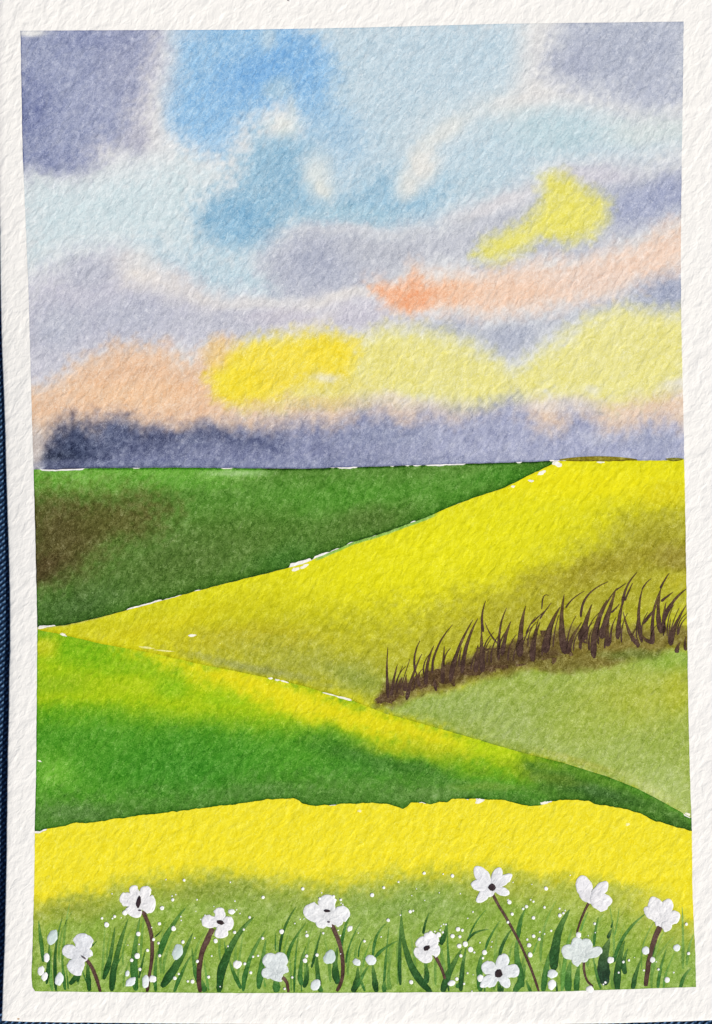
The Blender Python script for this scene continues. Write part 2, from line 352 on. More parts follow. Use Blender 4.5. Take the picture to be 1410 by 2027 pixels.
# small yellow cloud
W.poly([(1072, 350), (1105, 345), (1150, 365), (1205, 400), (1205, 430), (1170, 470), (1120, 475), (1070, 465), (1030, 500), (990, 517), (940, 505), (960, 480), (1010, 455), (1050, 430), (1075, 400)], (226, 221, 104), 10, 1, .7)
W.ell(1110, 430, 60, 32, (228, 222, 92), .6)
# glow along the horizon
W.poly([(20, 790), (110, 765), (155, 722), (230, 690), (330, 692), (380, 722), (440, 680), (700, 780), (900, 800), (1100, 790), (1380, 760), (1380, 900), (20, 900)], (224, 196, 170), 16)
W.poly([(20, 795), (110, 770), (150, 730), (230, 690), (320, 700), (370, 735), (440, 680), (470, 700), (440, 840), (300, 845), (20, 840)], (228, 187, 152), 14, 1)
W.ell(270, 780, 110, 30, (238, 194, 150), .6)
W.poly([(698, 690), (750, 652), (850, 652), (930, 678), (985, 712), (1015, 745), (1075, 690), (1150, 640), (1240, 612), (1380, 625), (1380, 745), (1300, 785), (1230, 800), (1170, 790), (1080, 780), (1000, 805), (940, 815), (860, 790), (780, 790), (560, 800), (600, 745)], (228, 223, 134), 13)
W.ell(640, 765, 90, 26, (226, 213, 112), .8, .6); W.ell(780, 720, 70, 40, (229, 220, 112), .5); W.ell(1000, 760, 60, 30, (229, 222, 118), .5)
W.poly([(408, 750), (440, 702), (530, 668), (640, 655), (700, 670), (705, 705), (680, 745), (600, 755), (560, 790), (490, 805), (425, 790)], (238, 217, 62), 11, 1, .8)
W.ell(470, 755, 50, 34, (241, 220, 42), .8); W.ell(640, 695, 60, 30, (241, 219, 48), .8); W.ell(560, 700, 60, 20, (241, 220, 60), .7); W.ell(640, 748, 26, 8, (226, 220, 190), .8); W.ell(430, 700, 22, 30, (232, 196, 130), .8)
W.ell(780, 795, 50, 16, (222, 208, 190), .7); W.ell(1120, 800, 60, 16, (216, 204, 196), .7); W.ell(1170, 765, 12, 10, (232, 230, 210), .7); W.ell(1335, 760, 30, 10, (226, 222, 214), .6); W.ell(620, 800, 110, 14, (222, 196, 130), .6)
# indigo bank on the horizon
band = [(70, 960), (78, 915), (104, 880), (128, 846), (150, 842), (175, 850), (200, 822), (240, 830), (265, 850), (340, 845), (430, 852), (520, 842), (600, 832), (660, 835), (720, 812), (800, 838), (850, 812), (900, 822), (950, 812), (1010, 785), (1040, 820), (1065, 850), (1100, 850), (1130, 808), (1165, 815), (1200, 850), (1260, 846), (1310, 838), (1380, 850), (1380, 960)]
xx = np.clip((X-60)/1300, 0, 1)
d = sdist(band, X+W.wx*1.1, Y+W.wy*1.1); m = sm(.5-(d-2)/74+W.fz*.22*(np.abs(d) < 60)+.10*fbm(X*1.6, Y*.5, 16, 777, 2)*(np.abs(d) < 40))
bc = np.stack([np.interp(xx, [0, .12, .35, .6, 1], v) for v in ((82, 82, 112, 148, 160), (88, 90, 119, 154, 166), (122, 122, 154, 184, 196))], -1)
bc = np.clip(bc+(16*fbm(X*1.8, Y*.45, 18, 781, 3)+14*np.clip((Y-890)/35, 0, 1)*(xx < .45))[..., None], 20, 240)
W.C = W.C*(1-m[..., None]) + bc*m[..., None]
W.ell(145, 888, 46, 40, (39, 49, 77), .9, .7); W.ell(235, 855, 36, 26, (63, 73, 105), .7, .7); W.ell(110, 905, 34, 14, (37, 45, 67), .8, .6); W.ell(300, 868, 45, 16, (59, 67, 99), .7); W.ell(400, 865, 70, 18, (69, 78, 111), .7)
W.ell(520, 872, 60, 22, (85, 94, 127), .6); W.ell(760, 870, 90, 22, (123, 133, 163), .4); W.ell(1180, 870, 30, 12, (185, 189, 205), .5); W.ell(1290, 875, 60, 16, (141, 149, 177), .5); W.ell(660, 910, 260, 10, (121, 129, 161), .5)
W.ell(70, 880, 14, 40, (196, 186, 180), .9, .5, 0, .3); W.ell(250, 915, 160, 8, (105, 113, 149), .6)
dk = .83+.08*fbm(X, Y, 45, 200, 3)+.08*fbm(X, Y, 13, 210, 3)
lum = W.C.mean(-1); dk += .12*np.clip((190-lum)/100, 0, 1)*fbm(X, Y, 9, 215, 2)*2
dk += .9*np.exp(-D['l']/1.3)*(Y < 340)+.5*np.exp(-D['t']/1.0)+.35*np.exp(-D['r']/1.3)*((Y < 200)+(Y > 350)*(Y < 620))+.9*np.exp(-D['b']/1.4)+.12*np.exp(-D['l']/1.5)
o = fin(W.density(dk)); o['label'] = 'blue, lavender, peach and yellow cloudy sky painted wet'

# ---- far green field
X, Y, D, fin = region('green_field', f_gt, f_b1g, xl, lambda y: np.minimum(xr(y), 1096+0*y), 1000, 3.0)
W = Wash(X, Y, (88, 132, 50), 300, 1.0, 2.2)
W.ell(700, 985, 330, 40, (86, 148, 46), .9, .7, -3); W.ell(480, 1050, 140, 50, (84, 122, 44), .7, .8)
W.poly([(40, 880), (560, 880), (500, 945), (380, 960), (200, 978), (40, 985)], (114, 175, 64), 12, .95)
W.ell(470, 936, 60, 6, (160, 200, 128), .8, .5, 0, .3); W.ell(320, 955, 110, 14, (103, 165, 58), .6)
W.poly([(40, 980), (180, 982), (290, 985), (335, 1010), (310, 1050), (230, 1075), (160, 1150), (40, 1150)], (92, 88, 42), 26, .9)
W.ell(110, 1060, 70, 60, (82, 74, 38), .6); W.ell(90, 1125, 50, 26, (70, 52, 30), .6); W.ell(210, 1040, 60, 26, (90, 92, 40), .6)
W.ell(330, 1120, 150, 50, (80, 108, 44), .75, .7, -12); W.ell(150, 1200, 90, 36, (72, 106, 48), .8, .7, -12); W.ell(560, 1100, 60, 22, (66, 120, 42), .6, .6, -20)
W.ell(740, 1025, 70, 22, (79, 103, 42), .6, .7, -15); W.ell(640, 1050, 80, 26, (79, 118, 42), .5, .7, -15); W.ell(1000, 940, 70, 16, (79, 146, 42), .6, .6, -10)
dk = 1+.10*fbm(X, Y, 40, 310, 3)+.08*fbm(X, Y, 13, 320, 3)+.10*fbm(X, Y, 6.5, 330, 2)
gx_ = gaps(X, GAPH) < .5
dk += 1.3*np.exp(-(D['t']/3.0)**2)*gx_*sm((X-165)/15)+.42*np.exp(-D['b']/11)+.7*np.exp(-D['b']/1.8)+.8*np.exp(-D['l']/1.3)
o = fin(W.density(dk)); o['label'] = 'dark green far field with a brown patch at its left'

# ---- far yellow hill
X, Y, D, fin = region('yellow_hill', f_b1, f_b2, xl, xr, 1150, 3.0)
W = Wash(X, Y, (224, 222, 26), 400)
W.poly([(40, 1230), (300, 1200), (560, 1170), (760, 1200), (780, 1240), (600, 1330), (300, 1300), (40, 1260)], (196, 196, 30), 40, .9)
W.ell(330, 1235, 120, 14, (214, 208, 26), .7, .7, -14); W.ell(520, 1270, 160, 30, (190, 182, 44), .7); W.ell(850, 1090, 200, 50, (229, 227, 22), .8, .8, -18); W.ell(1130, 950, 220, 30, (238, 230, 18), .8, .8)
W.poly([(330, 1330), (520, 1290), (700, 1240), (900, 1200), (1050, 1150), (1230, 1030), (1400, 1000), (1400, 1400), (800, 1420), (560, 1370)], (182, 184, 48), 50, .95)
W.ell(1120, 1200, 260, 60, (166, 160, 48), .65, .8, -14); W.ell(1300, 1060, 100, 44, (166, 162, 50), .8, .7, -10); W.ell(1200, 1120, 120, 26, (156, 148, 44), .8, .8, -14); W.ell(1340, 1105, 40, 24, (146, 134, 54), .7); W.ell(1340, 1150, 30, 18, (190, 184, 50), .6)
W.ell(1330, 980, 70, 22, (222, 212, 26), .6); W.ell(640, 1320, 160, 30, (166, 172, 70), .8, .7, 12); W.ell(500, 1322, 120, 9, (158, 164, 92), .8, .6, 12, .5); W.ell(720, 1350, 60, 22, (146, 162, 66), .8, .7, 15)
W.poly([(740, 1400), (860, 1370), (1000, 1330), (1150, 1310), (1300, 1290), (1400, 1285), (1400, 1660), (1200, 1545), (1000, 1485), (850, 1440)], (158, 178, 80), 12, 1)
W.ell(1280, 1380, 110, 50, (176, 186, 66), .8, .7); W.ell(1340, 1370, 30, 44, (184, 190, 56), .6); W.ell(1340, 1310, 70, 18, (148, 182, 70), .6); W.ell(900, 1400, 90, 26, (152, 176, 86), .7)
W.ell(1020, 1440, 120, 36, (160, 180, 100), .7, .7, 14); W.ell(1200, 1490, 110, 36, (164, 184, 92), .7, .7, 18); W.ell(1330, 1560, 60, 36, (178, 196, 116), .8, .7, 24); W.ell(1160, 1440, 90, 30, (166, 184, 76), .5)
W.ell(1150, 1508, 70, 6, (186, 186, 84), .5, .6, 16, .3); W.ell(1290, 1565, 60, 9, (196, 208, 130), .8, .6, 28, .3)
# brown staining at the foot of the reeds
W.poly([(745, 1400), (760, 1360), (860, 1330), (980, 1290), (1100, 1240), (1230, 1240), (1400, 1240), (1400, 1275), (1270, 1300), (1180, 1325), (1080, 1330), (960, 1345), (860, 1370), (790, 1395)], (122, 110, 50), 7, .9)
W.poly([(748, 1385), (775, 1355), (830, 1335), (900, 1300), (960, 1285), (1040, 1260), (1110, 1255), (1110, 1300), (1040, 1318), (950, 1335), (880, 1350), (810, 1368), (775, 1392)], (84, 66, 38), 6, .9)
W.ell(1110, 1318, 60, 14, (118, 112, 46), .6); W.ell(1250, 1295, 60, 12, (104, 122, 48), .7); W.ell(1150, 1275, 110, 14, (138, 124, 56), .6)
# pale strip left along the top
st = sm((X-622)/8)*sm((872-X)/20)*sm((6.5-D['t'])/2.5)
W.put(st*.9, (138, 188, 96))
W.put(sm((4-D['t'])/3)*sm((230-X)/30)*.7, (196, 196, 90))
dk = 1+.07*fbm(X, Y, 40, 410, 3)+.10*fbm(X, Y, 13, 420, 3)+.10*np.clip((190-W.C.mean(-1))/60, 0, 1)*fbm(X, Y, 8, 430, 2)*2
dk += .8*np.exp(-D['b']/2.6)*(X < 1120)+.5*np.exp(-D['t']/1.0)*(X > 1100)+.4*np.exp(-D['r']/1.3)*(Y > 1000)+.10*np.exp(-D['t']/1.2)
o = fin(W.density(dk)); o['label'] = 'yellow hill fading to olive and soft green'
# olive sliver on the hill crest
def sliver(name, x0, x1, topf, botf, col, n, label=None, dz=.28):
    xs = np.linspace(x0, x1, n); t = topf(xs); b = botf(xs); b = np.maximum(b, t+.05)
    V = np.linspace(0, 1, 7)[:, None]; Yg = t+(b-t)*V; Xg = xs+0*V
    c = lin(np.array(col))*np.ones(Xg.shape+(1,)); c = c**(1+.9*np.exp(-(b-Yg)/1.0)+.3*fbm(Xg, Yg, 9, 5, 2))[..., None]
    o = make(name, world(Xg, Yg, dz).reshape(-1, 3), grid_faces(*Xg.shape), (c*K).reshape(-1, 3), M_wash, root)
    if label: o['label'] = label
    return o
sliver('olive_crest', 1108, 1262, lambda x: 909.5-6.5*np.sin(np.clip((x-1108)/154, 0, 1)*math.pi)**.7, lambda x: 911.5+1.6*np.sin((x-1108)/154*math.pi)+.8*fbm(x, x*0, 9, 3, 2), (138, 128, 30), 60, 'thin olive crest on top of the yellow hill')
sliver('olive_crest', 1318, 1353, lambda x: 907.5-1.5*np.sin((x-1318)/35*math.pi), lambda x: 909+4*np.sin(np.clip((x-1318)/35, 0, 1)*math.pi)**.8, (128, 126, 40), 20, 'small olive patch at the right end of the horizon')

# ---- near green hill
X, Y, D, fin = region('green_hill', f_b2n, f_b3, xl, xr, 1500, 3.0, .24)
W = Wash(X, Y, (86, 156, 34), 500, 1.0, 2.0)
W.poly([(40, 1230), (200, 1260), (500, 1330), (700, 1380), (950, 1460), (1120, 1505), (1080, 1540), (900, 1500), (760, 1480), (640, 1455), (500, 1450), (350, 1438), (200, 1425), (40, 1425)], (172, 202, 12), 26, .95)
W.ell(160, 1290, 90, 30, (122, 182, 16), .85, .7, 10); W.ell(90, 1278, 28, 20, (200, 205, 30), .8); W.ell(300, 1330, 90, 18, (130, 182, 24), .5, .7, 8); W.ell(110, 1350, 80, 22, (138, 182, 26), .7)
W.ell(250, 1360, 90, 16, (176, 204, 26), .7, .6, 6); W.ell(340, 1365, 30, 18, (130, 186, 26), .6); W.ell(110, 1420, 110, 26, (108, 172, 22), .8); W.ell(450, 1380, 50, 14, (150, 200, 28), .5)
W.poly([(240, 1280), (420, 1318), (600, 1358), (720, 1395), (900, 1448), (1060, 1497), (900, 1490), (740, 1462), (640, 1425), (480, 1375), (330, 1320)], (226, 220, 24), 14, .95)
W.ell(600, 1400, 90, 22, (230, 222, 24), .7, .6, 14); W.ell(470, 1350, 60, 14, (228, 220, 24), .7, .6, 12)
W.ell(990, 1490, 80, 22, (176, 208, 14), .9, .6, 14); W.ell(850, 1490, 70, 20, (176, 190, 26), .8, .6, 12); W.ell(740, 1480, 50, 12, (190, 196, 30), .6)
W.poly([(40, 1430), (200, 1425), (330, 1438), (430, 1430), (560, 1455), (640, 1450), (720, 1490), (820, 1530), (1000, 1560), (1400, 1660), (1400, 1680), (40, 1680)], (81, 152, 34), 22, .95)
W.ell(370, 1530, 150, 60, (60, 135, 32), .75, .8); W.ell(680, 1490, 70, 26, (62, 120, 34), .7, .7, 18); W.ell(800, 1520, 90, 18, (62, 112, 38), .7, .7, 12); W.ell(690, 1530, 80, 22, (64, 135, 34), .5)
W.ell(110, 1530, 40, 26, (122, 188, 60), .8, .6); W.ell(95, 1500, 40, 16, (101, 167, 44), .5); W.ell(930, 1520, 60, 18, (127, 175, 21), .7, .7, 10); W.ell(1070, 1525, 70, 12, (129, 161, 32), .8, .7, 14)
W.poly([(40, 1600), (200, 1585), (400, 1565), (560, 1550), (800, 1540), (1000, 1560), (1200, 1575), (1400, 1640), (1400, 1690), (40, 1690)], (84, 131, 52), 22, .85)
W.ell(860, 1572, 60, 14, (107, 148, 71), .7); W.ell(520, 1568, 90, 14, (90, 137, 60), .6); W.ell(160, 1610, 60, 18, (90, 131, 64), .7); W.ell(960, 1558, 60, 9, (122, 161, 58), .7)
W.poly([(1040, 1500), (1130, 1508), (1210, 1535), (1270, 1560), (1380, 1625), (1380, 1660), (1260, 1640), (1100, 1600), (1060, 1560)], (73, 120, 36), 14, .85)
W.ell(1180, 1565, 80, 14, (58, 99, 42), .8, .7, 16); W.ell(1170, 1532, 60, 12, (92, 141, 32), .7, .6, 18); W.ell(1100, 1540, 50, 10, (114, 144, 42), .6, .6, 10); W.ell(1340, 1630, 40, 14, (73, 114, 46), .7, .6, 30)
dk = 1+.09*fbm(X, Y, 40, 510, 3)+.07*fbm(X, Y, 13, 520, 3)+.09*fbm(X, Y, 6.5, 530, 2)
dk += .8*np.exp(-D['b']/2.0)+.22*np.exp(-D['b']/9)+.9*np.exp(-D['l']/1.3)+.5*np.exp(-D['t']/1.3)*(X > 1060)+.5*np.exp(-D['r']/2)
o = fin(W.density(dk)); o['label'] = 'bright green hill with a yellow upper slope'

# ---- foreground meadow
X, Y, D, fin = region('meadow_wash', f_b3m, f_bot, xl, xr, 1800, 3.0, .27)
W = Wash(X, Y, (240, 228, 44), 600, 1.0, 1.8)
tr = curve([(60, 1795), (150, 1775), (220, 1752), (300, 1735), (430, 1730), (520, 1738), (620, 1744), (700, 1738), (800, 1728), (900, 1724), (1000, 1732), (1100, 1738), (1180, 1748), (1250, 1770), (1310, 1800), (1380, 1835)], X)
yy = Y+W.wy*1.0-tr
W.put(sm((yy+30)/62+W.fz*.30*(np.abs(yy) < 45)), (174, 186, 68))
W.put(sm((yy-10)/60+W.fz*.1)*.95, (142, 174, 70))
for (cx_, cy_, rx_, ry_, c_, a_) in [(150, 1800, 80, 20, (146, 162, 62), .7), (420, 1765, 90, 18, (134, 154, 58), .7), (560, 1790, 120, 30, (142, 168, 78), .6), (820, 1790, 120, 30, (136, 166, 82), .7), (1020, 1760, 90, 26, (170, 184, 80), .7), (1180, 1790, 80, 30, (174, 190, 82), .7), (1300, 1840, 60, 30, (166, 184, 74), .7), (680, 1840, 200, 26, (148, 178, 90), .6), (330, 1840, 160, 30, (148, 176, 74), .5), (1260, 1780, 60, 20, (190, 198, 80), .6), (100, 1900, 50, 40, (158, 178, 86), .6)]:
    W.ell(cx_, cy_, rx_, ry_, c_, a_, .8)
W.put(sm((Y-1860)/80)*.7, (146, 180, 86)); W.put(np.exp(-D['b']/2.0)*.0, (150, 180, 90))
dk = 1+.06*fbm(X, Y, 40, 610, 3)+.09*fbm(X, Y, 13, 620, 3)+.22*np.clip(yy/30+.5, 0, 1)*fbm(X, Y, 8, 630, 2)
dk += .5*np.exp(-D['b']/1.2)+.6*np.exp(-D['l']/1.2)*(Y > 1810)+.2*np.exp(-D['r']/1.2)
o = fin(W.density(dk)); o['label'] = 'yellow meadow turning grass green towards the bottom edge'

# ------------------------------------------------------------------ brush strokes
rng = np.random.RandomState(11)
cnt = [0]
def stroke_mesh(name, pts, wid, c0, c1, mat, parent, dz, prof='blade', n=22, edge=.12, clip=True):
    """one loaded brush stroke through 3 or 4 points (paper units) with its own width profile"""
    cnt[0] += 1; sd_ = cnt[0]
    t = np.linspace(0, 1, n)[:, None]; p = np.array(pts, float)
    if len(p) == 3: C = (1-t)**2*p[0]+2*t*(1-t)*p[1]+t*t*p[2]
    elif len(p) == 4: C = (1-t)**3*p[0]+3*t*(1-t)**2*p[1]+3*t*t*(1-t)*p[2]+t**3*p[3]
    else: C = p[0]+(p[1]-p[0])*t
    T = np.gradient(C, axis=0); T /= np.linalg.norm(T, axis=1)[:, None]+1e-9
    Nn = np.stack([-T[:, 1], T[:, 0]], -1); tt = t[:, 0]
    if prof == 'blade': w_ = wid*1.18*(.6+.4*sm(tt/.3))*np.clip(1-tt, 0, 1)**.6*(.45+.55*sm(tt/.04)) + .7
    elif prof == 'reed': w_ = wid*(.7+.3*sm(tt/.2))*np.clip(1-tt, 0, 1)**.85*(.3+.7*sm(tt/.06)) + 1.1
    else: w_ = wid*(1-.25*tt)*(.75+.25*sm((1-tt)/.04)) + .2
    w_ = w_/2
    k = 4; V = np.linspace(-1, 1, 2*k+1)
    nz = 1+edge*2*np.stack([fbm(tt*n*.9+sd_*13, tt*0+s_, 3, sd_, 2) for s_ in (0, 50)], 0)
    Wd = np.where(V[None, :] < 0, (w_*nz[0])[:, None], (w_*nz[1])[:, None])*V[None, :]
    Xg = C[:, :1]+Nn[:, :1]*Wd; Yg = C[:, 1:]+Nn[:, 1:]*Wd
    if clip:
        Yg = np.minimum(Yg, f_bot(Xg)-.3); Xg = np.minimum(Xg, xr(Yg)-.3)
    a = np.array(c0, float); b = np.array(c1, float)
    C3 = a+(b-a)*(sm(tt*1.1-.1)[:, None, None]) + 0*Xg[..., None]
    C3 = C3 + 9*fbm(Xg, Yg, 9, sd_+7, 2)[..., None]
    c = lin(np.clip(C3, 8, 250))**(1+.15*(np.abs(V)[None, :]**3))[..., None]
    return make(name, world(Xg, Yg, dz).reshape(-1, 3), grid_faces(*Xg.shape)[:, ::-1] if False else grid_faces(*Xg.shape), (c*K).reshape(-1, 3), mat, parent)
def up(o):            # face normals towards the viewer of the sheet
    me = o.data
    if len(me.polygons) and sum(p.normal.z for p in me.polygons) < 0: me.flip_normals()
    return o
ORG = dict(A=(40, 1690, 4.7), B=(320, 1690, 4.7), C=(560, 1690, 4.7), D=(780, 1690, 4.7), E=(920, 1690, 4.7), F=(1110, 1690, 4.7),
           Y=(730, 1120, 4.2727), Z=(1050, 1110, 4.2727))
def q(reg, *pts):
    ox, oy, s = ORG[reg]; return [(ox+x/s, oy+y/s) for x, y in pts]

# ---- brown reeds
def soft_poly(name, pts, col, dz, mat, parent, seed, rough=1.5, step=2.2, fade=0):
    """irregular filled patch of paint: a resampled, roughened outline filled with rings"""
    p = np.array(pts+[pts[0]], float); L = np.r_[0, np.cumsum(np.hypot(*np.diff(p, axis=0).T))]
    s = np.arange(0, L[-1], step); x = np.interp(s, L, p[:, 0]); y = np.interp(s, L, p[:, 1])
    x = x+rough*fbm(s, s*0, 7, seed, 3); y = y+rough*fbm(s, s*0, 7, seed+3, 3)
    import mathutils
    from mathutils.geometry import tessellate_polygon
    vs = [mathutils.Vector((a, b, 0)) for a, b in zip(x, y)]
    tri = tessellate_polygon([vs])
    c = lin(np.clip(np.array(col, float)+14*fbm(x, y, 16, seed+9, 2)[:, None], 5, 250))
    x = np.minimum(x, xr(y)-.3)
    return up(make(name, world(x, y, dz), [tuple(t) for t in tri], c*K, mat, parent))
BR = (72, 50, 42); BR2 = (92, 72, 36)
bank = q('Y', (65, 1115), (150, 1060), (230, 1035), (300, 975), (420, 940), (520, 890), (640, 850), (700, 810), (760, 770), (860, 715), (1000, 705), (1080, 690), (1180, 705), (1260, 650), (1340, 610)) + \
    q('Z', (0, 640), (60, 600), (110, 640), (180, 590), (250, 600), (310, 680), (350, 760), (330, 800), (290, 770), (250, 740), (215, 790), (230, 850), (200, 870), (150, 815), (80, 840), (0, 860)) + \
    q('Y', (1330, 835), (1230, 825), (1150, 860), (1050, 895), (900, 915), (760, 930), (740, 990), (640, 1000), (590, 985), (570, 1040), (540, 990), (450, 1020), (345, 1040), (320, 1120), (305, 1060), (240, 1130), (220, 1165), (160, 1150), (95, 1160))
bk = soft_poly('reed_bank', bank, (88, 68, 42), .30, M_wash, root, 71, 9, 1.2); bk['label'] = 'dark brown patch at the foot of the painted reeds'
reeds = [('Y', *r) for r in [
 ((165, 1120), (145, 900), (163, 690), 30), ((190, 1100), (210, 950), (245, 835), 36), ((225, 1040), (250, 930), (290, 845), 8), ((310, 1060), (305, 1000), (320, 920), 44),
 ((320, 1135), (350, 960), (450, 745), 40), ((393, 900), (370, 740), (435, 635), 22), ((430, 1020), (410, 940), (400, 890), 36), ((485, 1005), (480, 820), (553, 675), 44),
 ((535, 870), (560, 660), (712, 498), 22), ((572, 1060), (550, 950), (545, 890), 30), ((625, 990), (630, 830), (640, 680), 44), ((690, 980), (730, 700), (885, 455), 50),
 ((790, 910), (810, 640), (925, 445), 50), ((905, 900), (920, 760), (925, 670), 56), ((960, 900), (955, 700), (955, 530), 60), ((970, 560), (940, 430), (990, 295), 30),
 ((1085, 650), (1020, 580), (985, 480), 14), ((1100, 800), (1085, 520), (1168, 355), 30), ((1130, 760), (1150, 580), (1205, 470), 48), ((1280, 770), (1270, 560), (1328, 340), 84),
 ((1330, 580), (1360, 500), (1415, 430), 14), ((1390, 810), (1385, 640), (1412, 530), 52), ((270, 1050), (300, 930), (350, 790), 8)]]
reeds += [('Z', *r) for r in [
 ((20, 810), (20, 650), (85, 520), 60), ((-5, 545), (60, 480), (135, 415), 12), ((130, 780), (140, 560), (255, 390), 90), ((98, 410), (100, 260), (155, 295), 9), ((80, 495), (120, 430), (180, 355), 12),
 ((300, 790), (235, 560), (288, 285), 84), ((300, 400), (350, 310), (458, 258), 12), ((325, 780), (310, 700), (435, 520), 60), ((430, 480), (420, 270), (660, 178), 24), ((440, 680), (470, 500), (520, 370), 74),
 ((540, 825), (510, 560), (650, 330), 66), ((560, 640), (580, 420), (735, 232), 32), ((600, 660), (650, 470), (725, 240), 84), ((660, 725), (640, 610), (665, 540), 64), ((685, 440), (730, 400), (755, 365), 16),
 ((715, 255), (770, 220), (810, 190), 10), ((740, 665), (750, 450), (792, 320), 56), ((780, 380), (785, 220), (905, 98), 28), ((800, 340), (830, 260), (868, 190), 18), ((925, 720), (830, 640), (785, 430), 48),
 ((945, 690), (885, 420), (955, 225), 46), ((945, 245), (975, 185), (1025, 150), 10), ((1050, 692), (955, 690), (925, 580), 46), ((950, 535), (1040, 430), (1065, 390), 30), ((1045, 695), (1000, 450), (1120, 210), 42),
 ((1100, 235), (1130, 170), (1178, 103), 20), ((1110, 615), (1055, 450), (1108, 225), 60), ((1130, 610), (1120, 480), (1150, 350), 50), ((1108, 345), (1160, 300), (1210, 264), 24), ((1130, 500), (1190, 330), (1325, 236), 46),
 ((1180, 700), (1180, 560), (1260, 400), 10), ((1188, 718), (1200, 560), (1322, 375), 50), ((1240, 780), (1240, 730), (1270, 690), 46), ((1318, 760), (1300, 700), (1318, 640), 34), ((910, 735), (915, 690), (900, 640), 26), ((420, 660), (450, 700), (540, 700), 30)]]
for i in range(46):                            # fine dry strokes between the main reeds
    u_ = rng.rand(); x0 = 775+575*u_; y0 = np.interp(x0, [775, 900, 1050, 1200, 1360], [1372, 1325, 1292, 1275, 1262])+rng.uniform(-14, 10)
    h_ = rng.uniform(26, 70)*(.7+.5*u_); ln = rng.uniform(.05, .5)
    reeds.append((None, (x0, y0), (x0+rng.uniform(-4, 3), y0-h_*.6), (x0+h_*ln, y0-h_), rng.uniform(8, 20)))
for i, (rg, a, b_, c_, wd) in enumerate(reeds):
    pts = q(rg, a, b_, c_) if rg else [a, b_, c_]
    o = up(stroke_mesh('reed_blade', pts, wd*.86/4.27, BR, BR2, M_stroke, root, .34+.02*(i % 7), 'reed'))

